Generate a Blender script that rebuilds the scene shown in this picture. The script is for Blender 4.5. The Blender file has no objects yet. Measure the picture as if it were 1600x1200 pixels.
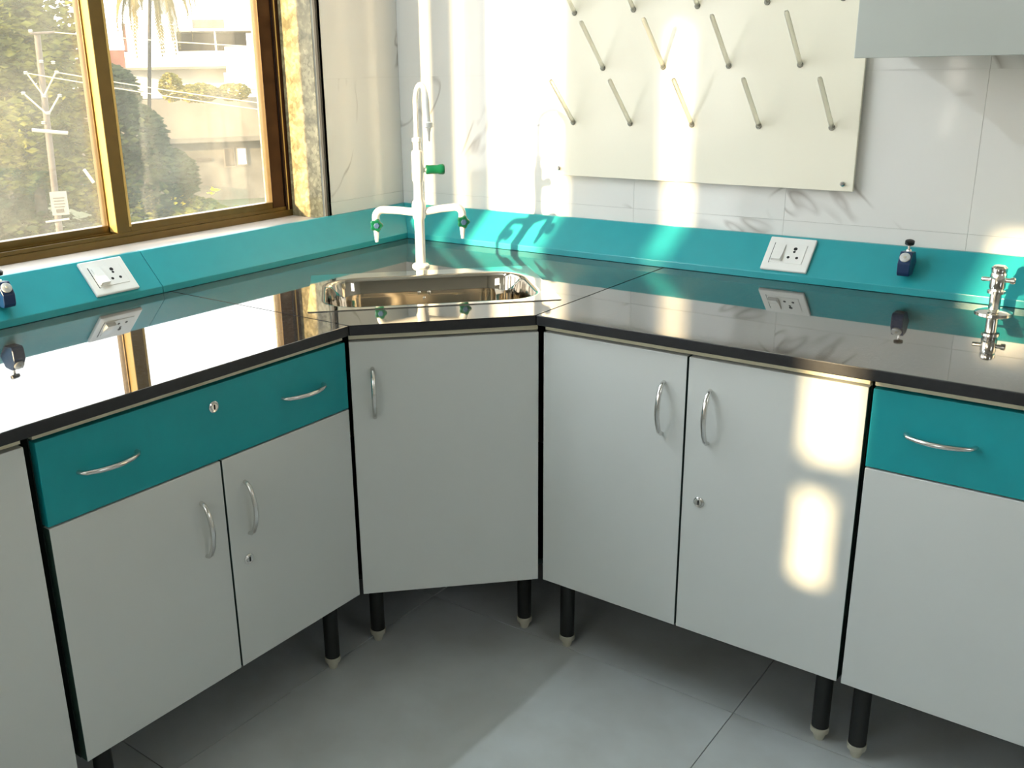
import bpy, bmesh, math, random
from mathutils import Vector, Matrix
PI = math.pi
scene = bpy.context.scene
C = scene.collection

# ------------------------------------------------------------------ camera
YAW, PITCH, ROLL = 0.657122766, -0.306529778, -0.0205610717
f = Vector((-math.sin(YAW)*math.cos(PITCH), math.cos(YAW)*math.cos(PITCH), math.sin(PITCH)))
r = Vector((math.cos(YAW), math.sin(YAW), 0)); u = r.cross(f)
cr, sr = math.cos(ROLL), math.sin(ROLL)
r, u = cr*r + sr*u, -sr*r + cr*u
cd = bpy.data.cameras.new('camera'); cam = bpy.data.objects.new('camera', cd); C.objects.link(cam)
cam.matrix_world = Matrix(((r.x, u.x, -f.x, 1.95479), (r.y, u.y, -f.y, -2.22746), (r.z, u.z, -f.z, 1.28468), (0, 0, 0, 1)))
cd.sensor_width = 36; cd.lens = 1509.159/1600*36
cd.shift_x = 67.57/1600; cd.shift_y = -18.4/1600
cd.clip_start = 0.02; cd.clip_end = 500
scene.camera = cam

# ------------------------------------------------------------------ sky, sun, exposure
SKY_STRENGTH = 2.6
SUN_STRENGTH = 9.0
TUBE_STRENGTH = 55.0
w = bpy.data.worlds.new('sky'); scene.world = w; w.use_nodes = True
nt = w.node_tree; nt.nodes.clear()
out = nt.nodes.new('ShaderNodeOutputWorld'); bg = nt.nodes.new('ShaderNodeBackground')
tc = nt.nodes.new('ShaderNodeTexCoord'); sx = nt.nodes.new('ShaderNodeSeparateXYZ'); rp = nt.nodes.new('ShaderNodeValToRGB')
nt.links.new(tc.outputs['Generated'], sx.inputs[0]); nt.links.new(sx.outputs['Z'], rp.inputs['Fac'])
rp.color_ramp.elements[0].position = 0.0; rp.color_ramp.elements[0].color = (1.0, 0.96, 0.89, 1)
rp.color_ramp.elements[1].position = 0.75; rp.color_ramp.elements[1].color = (0.68, 0.85, 1.0, 1)
nt.links.new(rp.outputs['Color'], bg.inputs['Color']); bg.inputs['Strength'].default_value = SKY_STRENGTH
nt.links.new(bg.outputs[0], out.inputs[0])

SUND = Vector((0.25, 1.0, -0.18)).normalized()
sl = bpy.data.lights.new('sun', 'SUN'); sun = bpy.data.objects.new('sun', sl); C.objects.link(sun)
sl.energy = SUN_STRENGTH; sl.color = (1.0, 0.76, 0.43); sl.angle = math.radians(1.2)
sun.rotation_mode = 'QUATERNION'; sun.rotation_quaternion = SUND.to_track_quat('-Z', 'Y')
sun.location = (-2, -8, 4)

vs = scene.view_settings
vs.view_transform = 'Standard'; vs.look = 'None'; vs.exposure = 1.1; vs.gamma = 1.0; vs.use_curve_mapping = False

# ------------------------------------------------------------------ materials
def N(nt, t, **kw):
    n = nt.nodes.new(t)
    for k, v in kw.items(): setattr(n, k, v)
    return n
def mat(name, col, rough=0.5, metal=0.0, ior=1.45, noise=0.0, nscale=8.0, bump=0.0, bscale=60.0, spec=None, col2=None, coat=0.0, trans=0.0):
    m = bpy.data.materials.new(name); m.use_nodes = True; nt = m.node_tree
    b = nt.nodes['Principled BSDF']
    b.inputs['Base Color'].default_value = (*col, 1); b.inputs['Roughness'].default_value = rough
    b.inputs['Metallic'].default_value = metal; b.inputs['IOR'].default_value = ior
    if spec is not None: b.inputs['Specular IOR Level'].default_value = spec
    if coat: b.inputs['Coat Weight'].default_value = coat
    g = N(nt, 'ShaderNodeTexCoord')
    if noise or col2:
        nz = N(nt, 'ShaderNodeTexNoise'); nz.inputs['Scale'].default_value = nscale; nz.inputs['Detail'].default_value = 6
        nt.links.new(g.outputs['Object'], nz.inputs['Vector'])
        rp = N(nt, 'ShaderNodeValToRGB'); nt.links.new(nz.outputs['Fac'], rp.inputs[0])
        c2 = col2 or tuple(max(0, c*(1-noise)) for c in col)
        rp.color_ramp.elements[0].position = 0.35; rp.color_ramp.elements[0].color = (*c2, 1)
        rp.color_ramp.elements[1].position = 0.65; rp.color_ramp.elements[1].color = (*col, 1)
        nt.links.new(rp.outputs[0], b.inputs['Base Color'])
    if bump:
        nb = N(nt, 'ShaderNodeTexNoise'); nb.inputs['Scale'].default_value = bscale; nb.inputs['Detail'].default_value = 4
        nt.links.new(g.outputs['Object'], nb.inputs['Vector'])
        bp = N(nt, 'ShaderNodeBump'); bp.inputs['Strength'].default_value = bump; bp.inputs['Distance'].default_value = 0.002
        nt.links.new(nb.outputs['Fac'], bp.inputs['Height']); nt.links.new(bp.outputs[0], b.inputs['Normal'])
    return m

M = {}
M['laminate'] = mat('off_white_laminate', (0.60, 0.62, 0.60), 0.30, noise=0.03, nscale=3, bump=0.05, bscale=300)
M['teal'] = mat('teal_laminate', (0.006, 0.29, 0.32), 0.38, noise=0.06, nscale=25, bump=0.06, bscale=350)
M['teal_panel'] = mat('teal_board', (0.022, 0.31, 0.345), 0.30, noise=0.05, nscale=20)
M['apron'] = mat('cream_edge', (0.62, 0.58, 0.42), 0.45, noise=0.05)
M['edgeband'] = mat('dark_green_edge_band', (0.03, 0.07, 0.055), 0.5, noise=0.2)
M['dark'] = mat('black_carcass', (0.012, 0.013, 0.012), 0.55, noise=0.2)
M['carcass'] = mat('dark_green_edge', (0.02, 0.035, 0.03), 0.5, noise=0.2)
M['plastic'] = mat('white_plastic', (0.80, 0.80, 0.77), 0.25, noise=0.02)
M['tapwhite'] = mat('white_enamel', (0.85, 0.84, 0.80), 0.18, noise=0.02)
M['green'] = mat('green_plastic', (0.003, 0.11, 0.05), 0.3, noise=0.1)
M['bluecap'] = mat('blue_cap', (0.06, 0.12, 0.24), 0.35, noise=0.1)
M['palegrey'] = mat('pale_grey_plastic', (0.55, 0.56, 0.54), 0.35, noise=0.15, nscale=200)
M['navy'] = mat('navy_enamel', (0.004, 0.026, 0.09), 0.3, noise=0.15)
M['blackp'] = mat('black_plastic', (0.01, 0.01, 0.011), 0.35, noise=0.2)
M['hole'] = mat('socket_hole', (0.01, 0.01, 0.01), 0.7, noise=0.2)
M['chrome'] = mat('chrome', (0.82, 0.80, 0.76), 0.10, metal=1.0, noise=0.03)
M['chrome_handle'] = mat('satin_chrome', (0.72, 0.71, 0.69), 0.16, metal=1.0, noise=0.05)
M['steel'] = mat('stainless_steel', (0.74, 0.72, 0.68), 0.045, metal=1.0, noise=0.03, nscale=4)
M['steel_bowl'] = mat('shaded_steel', (0.44, 0.40, 0.34), 0.05, metal=1.0, noise=0.05, nscale=6)  # same steel as the rim, with dark reflections put into the colour
M['edge'] = mat('honed_black_edge', (0.018, 0.018, 0.020), 0.42, noise=0.3, nscale=90)
M['foot'] = mat('beige_foot', (0.52, 0.50, 0.40), 0.45, noise=0.1)
M['paint'] = mat('white_wall_paint', (0.74, 0.74, 0.71), 0.8, noise=0.03, bump=0.1, bscale=80)
M['paint2'] = mat('beige_room_paint', (0.55, 0.54, 0.50), 0.8, noise=0.03)
M['grout'] = mat('grey_grout', (0.68, 0.67, 0.63), 0.9, noise=0.1)
M['sill'] = mat('white_sill', (0.60, 0.52, 0.45), 0.35, noise=0.08, nscale=15)
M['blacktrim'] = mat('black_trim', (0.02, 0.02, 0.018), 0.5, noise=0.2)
M['plaster'] = mat('grey_plaster', (0.30, 0.29, 0.24), 0.7, noise=0.35, nscale=18, bump=0.3, bscale=60)
M['frame'] = mat('bronze_aluminium', (0.145, 0.086, 0.018), 0.3, metal=0.35, noise=0.15, nscale=30)
M['frame_dark'] = mat('dark_brown_aluminium', (0.045, 0.016, 0.006), 0.3, metal=0.5, noise=0.25, nscale=20)
M['gold'] = mat('gold_bead_and_sunlit_edge', (0.62, 0.42, 0.13), 0.35, metal=0.15, noise=0.1)  # gold of the beads; also paints sunlit edges and a highlight
M['board'] = mat('cream_acrylic_board', (0.90, 0.86, 0.72), 0.14, noise=0.02, nscale=2)
M['peg'] = mat('cream_peg', (0.92, 0.89, 0.78), 0.3, noise=0.06)
M['peg'].node_tree.nodes['Principled BSDF'].inputs['Transmission Weight'].default_value = 0.75
M['peg'].node_tree.nodes['Principled BSDF'].inputs['IOR'].default_value = 1.25
M['cabgrey'] = mat('pale_grey_laminate', (0.44, 0.47, 0.44), 0.35, noise=0.04, nscale=5)
M['sun_blocker'] = mat('sun_blocker_fabric', (0.8, 0.76, 0.66), 0.9, noise=0.04)
M['floor_joint'] = mat('dark_floor_joint', (0.10, 0.10, 0.09), 0.8, noise=0.2)
# floor tile with stains
def floor_mat():
    m = mat('grey_vitrified_tile', (0.60, 0.63, 0.63), 0.30, col2=(0.53, 0.55, 0.54), nscale=7, bump=0.03, bscale=200)
    return m
M['floor'] = floor_mat()
def marble():
    m = bpy.data.materials.new('veined_white_tile'); m.use_nodes = True; nt = m.node_tree; b = nt.nodes['Principled BSDF']
    b.inputs['Roughness'].default_value = 0.07; b.inputs['IOR'].default_value = 1.5
    oi = N(nt, 'ShaderNodeObjectInfo'); g = N(nt, 'ShaderNodeTexCoord')
    ad = N(nt, 'ShaderNodeVectorMath', operation='ADD'); sc = N(nt, 'ShaderNodeVectorMath', operation='SCALE')
    cb = N(nt, 'ShaderNodeCombineXYZ')
    for i in range(3): nt.links.new(oi.outputs['Random'], cb.inputs[i])
    sc.inputs['Scale'].default_value = 9.0; nt.links.new(cb.outputs[0], sc.inputs[0])
    nt.links.new(g.outputs['Object'], ad.inputs[0]); nt.links.new(sc.outputs[0], ad.inputs[1])
    n1 = N(nt, 'ShaderNodeTexNoise'); n1.inputs['Scale'].default_value = 2.1; n1.inputs['Detail'].default_value = 3; n1.inputs['Distortion'].default_value = 1.2
    nt.links.new(ad.outputs[0], n1.inputs['Vector'])
    sb = N(nt, 'ShaderNodeMath', operation='SUBTRACT'); sb.inputs[1].default_value = 0.5; nt.links.new(n1.outputs['Fac'], sb.inputs[0])
    ab = N(nt, 'ShaderNodeMath', operation='ABSOLUTE'); nt.links.new(sb.outputs[0], ab.inputs[0])
    rp = N(nt, 'ShaderNodeValToRGB'); nt.links.new(ab.outputs[0], rp.inputs[0])
    rp.color_ramp.elements[0].position = 0.0; rp.color_ramp.elements[0].color = (1, 1, 1, 1)
    rp.color_ramp.elements[1].position = 0.016; rp.color_ramp.elements[1].color = (0, 0, 0, 1)
    n2 = N(nt, 'ShaderNodeTexNoise'); n2.inputs['Scale'].default_value = 5.5; nt.links.new(ad.outputs[0], n2.inputs['Vector'])
    r2 = N(nt, 'ShaderNodeValToRGB'); nt.links.new(n2.outputs['Fac'], r2.inputs[0])
    r2.color_ramp.elements[0].position = 0.47; r2.color_ramp.elements[0].color = (0, 0, 0, 1)
    r2.color_ramp.elements[1].position = 0.62; r2.color_ramp.elements[1].color = (0.8, 0.8, 0.8, 1)
    mu = N(nt, 'ShaderNodeMath', operation='MULTIPLY'); nt.links.new(rp.outputs[0], mu.inputs[0]); nt.links.new(r2.outputs[0], mu.inputs[1])
    mx = N(nt, 'ShaderNodeMix', data_type='RGBA'); nt.links.new(mu.outputs[0], mx.inputs['Factor'])
    mx.inputs['A'].default_value = (0.77, 0.76, 0.73, 1); mx.inputs['B'].default_value = (0.36, 0.33, 0.30, 1)
    nt.links.new(mx.outputs['Result'], b.inputs['Base Color'])
    return m
M['tile'] = marble()
def granite(name, base, spk, rough, ior, dens, scale):
    m = bpy.data.materials.new(name); m.use_nodes = True; nt = m.node_tree; b = nt.nodes['Principled BSDF']
    b.inputs['Roughness'].default_value = rough; b.inputs['IOR'].default_value = ior
    g = N(nt, 'ShaderNodeTexCoord'); v = N(nt, 'ShaderNodeTexVoronoi'); v.inputs['Scale'].default_value = scale
    nt.links.new(g.outputs['Object'], v.inputs['Vector'])
    rp = N(nt, 'ShaderNodeValToRGB'); nt.links.new(v.outputs['Color'], rp.inputs[0])
    rp.color_ramp.elements[0].position = dens; rp.color_ramp.elements[0].color = (*base, 1)
    rp.color_ramp.elements[1].position = min(1, dens+0.25); rp.color_ramp.elements[1].color = (*spk, 1)
    n = N(nt, 'ShaderNodeTexNoise'); n.inputs['Scale'].default_value = scale*0.25; n.inputs['Detail'].default_value = 8
    nt.links.new(g.outputs['Object'], n.inputs['Vector'])
    r2 = N(nt, 'ShaderNodeValToRGB'); nt.links.new(n.outputs['Fac'], r2.inputs[0])
    r2.color_ramp.elements[0].position = 0.35; r2.color_ramp.elements[0].color = (0.55, 0.55, 0.5, 1)
    r2.color_ramp.elements[1].position = 0.7; r2.color_ramp.elements[1].color = (1.25, 1.2, 1.1, 1)
    mx = N(nt, 'ShaderNodeMix', data_type='RGBA', blend_type='MULTIPLY'); mx.inputs['Factor'].default_value = 1
    nt.links.new(rp.outputs[0], mx.inputs['A']); nt.links.new(r2.outputs[0], mx.inputs['B'])
    nt.links.new(mx.outputs['Result'], b.inputs['Base Color'])
    return m
M['counter'] = granite('black_granite', (0.035, 0.032, 0.030), (0.12, 0.11, 0.10), 0.03, 3.6, 0.62, 420)
M['jamb'] = granite('brown_granite', (0.36, 0.31, 0.19), (0.52, 0.45, 0.28), 0.25, 1.5, 0.45, 110)
def glass(name, haze, tint, scale):
    m = bpy.data.materials.new(name); m.use_nodes = True; nt = m.node_tree; nt.nodes.clear()
    o = N(nt, 'ShaderNodeOutputMaterial'); tr = N(nt, 'ShaderNodeBsdfTransparent'); gl = N(nt, 'ShaderNodeBsdfGlossy'); gl.inputs['Roughness'].default_value = 0.02
    tl = N(nt, 'ShaderNodeBsdfTranslucent'); df = N(nt, 'ShaderNodeBsdfDiffuse'); ad = N(nt, 'ShaderNodeMixShader')
    tl.inputs['Color'].default_value = (*tint, 1); df.inputs['Color'].default_value = (*tint, 1)
    nt.links.new(tl.outputs[0], ad.inputs[1]); nt.links.new(df.outputs[0], ad.inputs[2]); ad.inputs[0].default_value = 0.35
    g = N(nt, 'ShaderNodeTexCoord'); n = N(nt, 'ShaderNodeTexNoise'); n.inputs['Scale'].default_value = scale; n.inputs['Detail'].default_value = 5
    nt.links.new(g.outputs['Object'], n.inputs['Vector'])
    mr = N(nt, 'ShaderNodeMapRange'); nt.links.new(n.outputs['Fac'], mr.inputs['Value'])
    mr.inputs['From Min'].default_value = 0.3; mr.inputs['From Max'].default_value = 0.75; mr.inputs['To Min'].default_value = haze*0.6; mr.inputs['To Max'].default_value = haze*1.4
    m1 = N(nt, 'ShaderNodeMixShader'); nt.links.new(mr.outputs[0], m1.inputs[0]); nt.links.new(tr.outputs[0], m1.inputs[1]); nt.links.new(ad.outputs[0], m1.inputs[2])
    lw = N(nt, 'ShaderNodeLayerWeight'); lw.inputs['Blend'].default_value = 0.5
    pw = N(nt, 'ShaderNodeMath', operation='POWER'); pw.inputs[1].default_value = 4.0; nt.links.new(lw.outputs['Facing'], pw.inputs[0])
    fr = N(nt, 'ShaderNodeMath', operation='MULTIPLY_ADD'); fr.inputs[1].default_value = 0.4; fr.inputs[2].default_value = 0.03; nt.links.new(pw.outputs[0], fr.inputs[0])
    m2 = N(nt, 'ShaderNodeMixShader'); nt.links.new(fr.outputs[0], m2.inputs[0]); nt.links.new(m1.outputs[0], m2.inputs[1]); nt.links.new(gl.outputs[0], m2.inputs[2])
    nt.links.new(m2.outputs[0], o.inputs[0])
    return m
M['glass'] = glass('dusty_glass', 0.085, (0.95, 0.9, 0.75), 6)
def leafmat(name, c1, c2, tl=0.35):
    m = bpy.data.materials.new(name); m.use_nodes = True; nt = m.node_tree; nt.nodes.clear()
    o = N(nt, 'ShaderNodeOutputMaterial'); d = N(nt, 'ShaderNodeBsdfDiffuse'); t = N(nt, 'ShaderNodeBsdfTranslucent'); mx = N(nt, 'ShaderNodeMixShader'); mx.inputs[0].default_value = tl
    g = N(nt, 'ShaderNodeTexCoord'); n = N(nt, 'ShaderNodeTexNoise'); n.inputs['Scale'].default_value = 1.3; n.inputs['Detail'].default_value = 8; nt.links.new(g.outputs['Object'], n.inputs['Vector'])
    rp = N(nt, 'ShaderNodeValToRGB'); nt.links.new(n.outputs['Fac'], rp.inputs[0])
    rp.color_ramp.elements[0].position = 0.38; rp.color_ramp.elements[0].color = (*c1, 1); rp.color_ramp.elements[1].position = 0.62; rp.color_ramp.elements[1].color = (*c2, 1)
    nt.links.new(rp.outputs[0], d.inputs[0]); nt.links.new(rp.outputs[0], t.inputs[0])
    nt.links.new(d.outputs[0], mx.inputs[1]); nt.links.new(t.outputs[0], mx.inputs[2]); nt.links.new(mx.outputs[0], o.inputs[0])
    return m
M['leaf'] = leafmat('green_leaves', (0.05, 0.062, 0.018), (0.21, 0.20, 0.04))
M['leaf2'] = leafmat('dark_leaves', (0.035, 0.045, 0.02), (0.07, 0.08, 0.035))
M['leaf3'] = leafmat('yellow_green_leaves', (0.13, 0.12, 0.03), (0.30, 0.24, 0.06))
M['palmleaf'] = leafmat('dry_palm_leaves', (0.12, 0.09, 0.03), (0.22, 0.17, 0.06))
M['flower'] = mat('yellow_petals', (0.8, 0.62, 0.03), 0.6, noise=0.1)
M['bark'] = mat('bark', (0.06, 0.045, 0.03), 0.9, noise=0.4)
M['render_white'] = mat('white_render', (0.80, 0.74, 0.62), 0.9, noise=0.1, nscale=0.5)
M['render_beige'] = mat('beige_render', (0.20, 0.165, 0.12), 0.9, noise=0.2, nscale=0.6)
M['render_grey'] = mat('weathered_render', (0.13, 0.115, 0.09), 0.9, noise=0.35, nscale=0.8)
M['shade_and_print'] = mat('brown_shade_and_print', (0.07, 0.055, 0.04), 0.9, noise=0.2, nscale=1)  # shade of recess and openings painted in; also print on the notice plate
M['brick'] = mat('red_brick_render', (0.20, 0.08, 0.05), 0.9, noise=0.3, nscale=1.5)
M['bluepane'] = mat('blue_pane', (0.35, 0.50, 0.62), 0.3, noise=0.1)
M['ground'] = mat('scrub_ground', (0.09, 0.09, 0.045), 1.0, col2=(0.05, 0.06, 0.025), nscale=0.5)
M['pole'] = mat('rusty_steel', (0.10, 0.075, 0.055), 0.7, noise=0.3)
M['ceramic'] = mat('white_insulator', (0.26, 0.25, 0.21), 0.4, noise=0.05)
M['sign'] = mat('dull_white_sign', (0.17, 0.165, 0.14), 0.7, noise=0.1)
M['wire'] = mat('pale_wire', (0.38, 0.34, 0.22), 0.5, noise=0.05)

# ------------------------------------------------------------------ helpers
def origin(o):
    v = Vector((0, 0, 0))
    while o is not None: v += o.location; o = o.parent
    return v
def obj(name, bm, m, parent=None, smooth=False, label=None, bevel=0.0):
    """link a bmesh (world coordinates) as ONE mesh object under parent"""
    me = bpy.data.meshes.new(name)
    if parent is not None: bmesh.ops.translate(bm, verts=bm.verts, vec=-origin(parent))
    bmesh.ops.recalc_face_normals(bm, faces=bm.faces)
    if smooth:
        for fc in bm.faces: fc.smooth = True
        for e in bm.edges:
            if len(e.link_faces) == 2 and e.calc_face_angle(0) > 0.7: e.smooth = False
    bm.to_mesh(me); bm.free(); me.materials.append(M[m] if isinstance(m, str) else m)
    o = bpy.data.objects.new(name, me); C.objects.link(o)
    if parent is not None: o.parent = parent
    if label: o['label'] = label
    if bevel:
        b = o.modifiers.new('bevel', 'BEVEL'); b.width = bevel; b.segments = 2; b.limit_method = 'ANGLE'
    return o
def thing(name, label, cat, loc, group=None):
    o = bpy.data.objects.new(name, None); C.objects.link(o); o.location = loc; o.empty_display_size = 0.1
    o['label'] = label; o['category'] = cat
    if group: o['group'] = group
    return o
def tag(o, label, cat, group=None):
    o['label'] = label; o['category'] = cat
    if group: o['group'] = group
    return o
def struct_empty(name, loc=(0, 0, 0), label=None):
    o = bpy.data.objects.new(name, None); C.objects.link(o); o.location = loc; o['kind'] = 'structure'
    if label: o['label'] = label
    return o
def struct(name, bm, m, label=None, **kw):
    o = obj(name, bm, m, **kw); o['kind'] = 'structure'
    if label: o['label'] = label
    return o
def BM(): return bmesh.new()
def bx(bm, x0, x1, y0, y1, z0, z1, rot=None):
    vs = [bm.verts.new((x, y, z)) for x in (x0, x1) for y in (y0, y1) for z in (z0, z1)]
    for q in ((0, 1, 3, 2), (4, 6, 7, 5), (0, 4, 5, 1), (2, 3, 7, 6), (0, 2, 6, 4), (1, 5, 7, 3)): bm.faces.new([vs[i] for i in q])
    return bm
def box(*a): return bx(BM(), *a)
def obox(bm, c, ax, ay, az, hx, hy, hz):
    """box about centre c with axes and half sizes"""
    vs = [bm.verts.new(Vector(c) + ax*hx*i + ay*hy*j + az*hz*k) for i in (-1, 1) for j in (-1, 1) for k in (-1, 1)]
    for q in ((0, 1, 3, 2), (4, 6, 7, 5), (0, 4, 5, 1), (2, 3, 7, 6), (0, 2, 6, 4), (1, 5, 7, 3)): bm.faces.new([vs[i] for i in q])
    return bm
def basis(d):
    d = Vector(d).normalized(); a = Vector((0, 0, 1)) if abs(d.z) < 0.9 else Vector((1, 0, 0))
    s = d.cross(a).normalized(); return s, s.cross(d), d
def lathe(bm, c, d, prof, n=24, cap=True):
    """prof = [(t, r)] along direction d from c"""
    s, t, d = basis(d); c = Vector(c); rings = []
    for h, rr in prof:
        rings.append([bm.verts.new(c + d*h + (s*math.cos(2*PI*i/n) + t*math.sin(2*PI*i/n))*max(rr, 1e-5)) for i in range(n)])
    for a, b in zip(rings, rings[1:]):
        for i in range(n): bm.faces.new((a[i], a[(i+1) % n], b[(i+1) % n], b[i]))
    if cap: bm.faces.new(rings[0][::-1]); bm.faces.new(rings[-1])
    return bm
def cyl(bm, a, b, rad, n=20):
    a = Vector(a); b = Vector(b); return lathe(bm, a, b-a, [(0, rad), ((b-a).length, rad)], n)
def tube(bm, pts, rad, n=12, flat=1.0):
    pts = [Vector(p) for p in pts]; rings = []; prev = None
    rads = rad if isinstance(rad, (list, tuple)) else [rad]*len(pts)
    for i, p in enumerate(pts):
        d = (pts[min(i+1, len(pts)-1)] - pts[max(i-1, 0)]).normalized()
        if prev is None:
            s = basis(d)[0]; t = d.cross(s)
        else:
            s = (prev - d*prev.dot(d)).normalized(); t = d.cross(s)
        prev = s
        rings.append([bm.verts.new(p + (s*math.cos(2*PI*k/n) + t*flat*math.sin(2*PI*k/n))*rads[i]) for k in range(n)])
    for a, b in zip(rings, rings[1:]):
        for k in range(n): bm.faces.new((a[k], a[(k+1) % n], b[(k+1) % n], b[k]))
    bm.faces.new(rings[0][::-1]); bm.faces.new(rings[-1])
    return bm
def prism(bm, pts, z0, z1):
    lo = [bm.verts.new((x, y, z0)) for x, y in pts]; hi = [bm.verts.new((x, y, z1)) for x, y in pts]
    n = len(pts); bm.faces.new(lo[::-1]); bm.faces.new(hi)
    for i in range(n): bm.faces.new((lo[i], lo[(i+1) % n], hi[(i+1) % n], hi[i]))
    return bm
X, Y, Z = Vector((1, 0, 0)), Vector((0, 1, 0)), Vector((0, 0, 1))

def wall_holes(bm, axis, t0, t1, a0, a1, z0, z1, holes):
    """wall slab between t0..t1 on axis, with rectangular holes (a0,a1,z0,z1)"""
    As = sorted({a0, a1, *[h[0] for h in holes], *[h[1] for h in holes]}); Zs = sorted({z0, z1, *[h[2] for h in holes], *[h[3] for h in holes]})
    for i in range(len(As)-1):
        run = None
        for j in range(len(Zs)-1):
            ca, cz = (As[i]+As[i+1])/2, (Zs[j]+Zs[j+1])/2
            hole = any(h[0] < ca < h[1] and h[2] < cz < h[3] for h in holes)
            if not hole:
                if run is None: run = [Zs[j], Zs[j+1]]
                else: run[1] = Zs[j+1]
            if hole or j == len(Zs)-2:
                if run:
                    if axis == 'x': bx(bm, t0, t1, As[i], As[i+1], *run)
                    else: bx(bm, As[i], As[i+1], t0, t1, *run)
                run = None
    return bm

# ------------------------------------------------------------------ room
RX, RY, RZ = 3.8, -3.4, 2.8      # right wall x, back wall y, ceiling
HC = 0.805                        # worktop height
JY = -0.32                        # window jamb
WY = -3.30                        # far end of the ribbon window
SILL = 0.886
struct('ceiling', box(-0.26, RX+0.2, RY-0.12, 0.26, RZ, RZ+0.1), 'paint')
fl = struct('floor', box(-0.26, RX+0.2, RY-0.12, 0.26, -0.12, -0.009), 'floor_joint')
# floor tiles, one each
tw = 0.8
base = None
for i in range(-3, 5):
    for j in range(-5, 2):
        x0 = 1.346 + tw*i; y0 = -0.565 + tw*j
        xa, xb = max(x0, -0.005), min(x0+tw-0.002, RX); ya, yb = max(y0, RY), min(y0+tw-0.002, 0.0)
        if xb-xa < 0.03 or yb-ya < 0.03: continue
        full = abs(xb-xa-tw+0.002) < 1e-6 and abs(yb-ya-tw+0.002) < 1e-6
        if full and base is not None:
            o = bpy.data.objects.new('floor_tile', base); C.objects.link(o); o.parent = fl; o.location = (x0, y0, 0)
        elif full:
            o = obj('floor_tile', box(0, tw-0.002, 0, tw-0.002, -0.009, 0), 'floor', fl); base = o.data; o.location = (x0, y0, 0)
        else: obj('floor_tile', box(xa, xb, ya, yb, -0.009, 0), 'floor', fl)

WL = struct('wall_left', wall_holes(BM(), 'x', -0.26, -0.002, RY-0.12, 0.26, 0, RZ, [(WY, JY+0.015, SILL-0.02, 2.20)]), 'grout')
WB = struct('wall_back', box(-0.002, RX+0.2, 0.002, 0.26, 0, RZ), 'grout')
SX0, SX1 = 0.742, 0.828
WF = struct('wall_front', wall_holes(BM(), 'y', RY-0.12, RY, -0.008, RX+0.2, 0, RZ, [(0.0, 0.075, 1.42, 1.99), (SX0, 0.93, 0.885, 1.56), (0.93, 1.9, 0.885, 2.0)]), 'paint2')
WR = struct('wall_right', wall_holes(BM(), 'x', RX, RX+0.2, RY, 0.008, 0, RZ, [(-2.1, -1.3, 1.5, 2.3)]), 'paint2')
# wall tiles, one object each
TW, TH = 0.39, 0.33
g = 0.0003
mesh_cache = {}
def tile(parent, side, a0, a1, z0, z1):
    key = (side, round(a1-a0, 4), round(z1-z0, 4))
    if key not in mesh_cache:
        if side == 'b': bm = box(g, a1-a0-g, 0, 0.0019, g, z1-z0-g)
        else: bm = box(-0.0019, 0, g, a1-a0-g, g, z1-z0-g)
        o = obj('wall_tile', bm, 'tile'); mesh_cache[key] = o.data
        b = o
    else:
        b = bpy.data.objects.new('wall_tile', mesh_cache[key]); C.objects.link(b)
    b.parent = parent; b.location = (a0, 0, z0) if side == 'b' else (0, a0, z0)
ZR = [0.93-2*TH, 0.93-TH, 0.93, 0.93+TH, 0.93+2*TH, 0.93+3*TH, 0.93+4*TH]
k = 0
while k*TW < RX-0.01:
    for z0, z1 in zip(ZR, ZR[1:]): tile(WB, 'b', k*TW, min((k+1)*TW, RX), z0, z1)
    k += 1
LY = [0.0, -0.32+0.0005]
for z0, z1 in zip(ZR, ZR[1:]): tile(WL, 'l', -0.319, 0.0, z0, z1)
for yy0, yy1 in ((RY, WY),):
    for z0, z1 in zip(ZR, ZR[1:]): tile(WL, 'l', yy0, yy1, z0, z1)
for kk in range(8):     # under the sill, behind the raceway and cabinets
    tile(WL, 'l', max(WY, -0.32-(kk+1)*TW), -0.32-kk*TW, ZR[0], ZR[1]); tile(WL, 'l', max(WY, -0.32-(kk+1)*TW), -0.32-kk*TW, ZR[1], SILL-0.02)

struct('shade_band_back', box(0.012, RX, -0.012, 0, 0, 0.12), 'blacktrim')  # dark bands added to deepen the shade under the cabinets
struct('shade_band_left', box(0.0, 0.012, RY, 0, 0, 0.12), 'blacktrim')
# window opening: sill, granite jamb, trim
struct('trim_1', box(-0.27, 0.0, WY, JY+0.001, SILL-0.02, SILL), 'sill', label='white stone window sill', bevel=0.002)
struct('trim_2', box(-0.26, -0.02, JY, JY+0.0145, SILL, 2.20), 'jamb', label='speckled brown granite window jamb', bevel=0.001)
struct('trim_3', box(-0.02, 0.0, JY, JY+0.0145, SILL, 2.20), 'plaster', label='grey edge strip of the window jamb', bevel=0.001)
struct('trim_4', box(-0.004, 0.004, JY-0.006, JY+0.001, SILL, 2.20), 'blacktrim', label='black line where jamb meets tiles')

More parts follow.
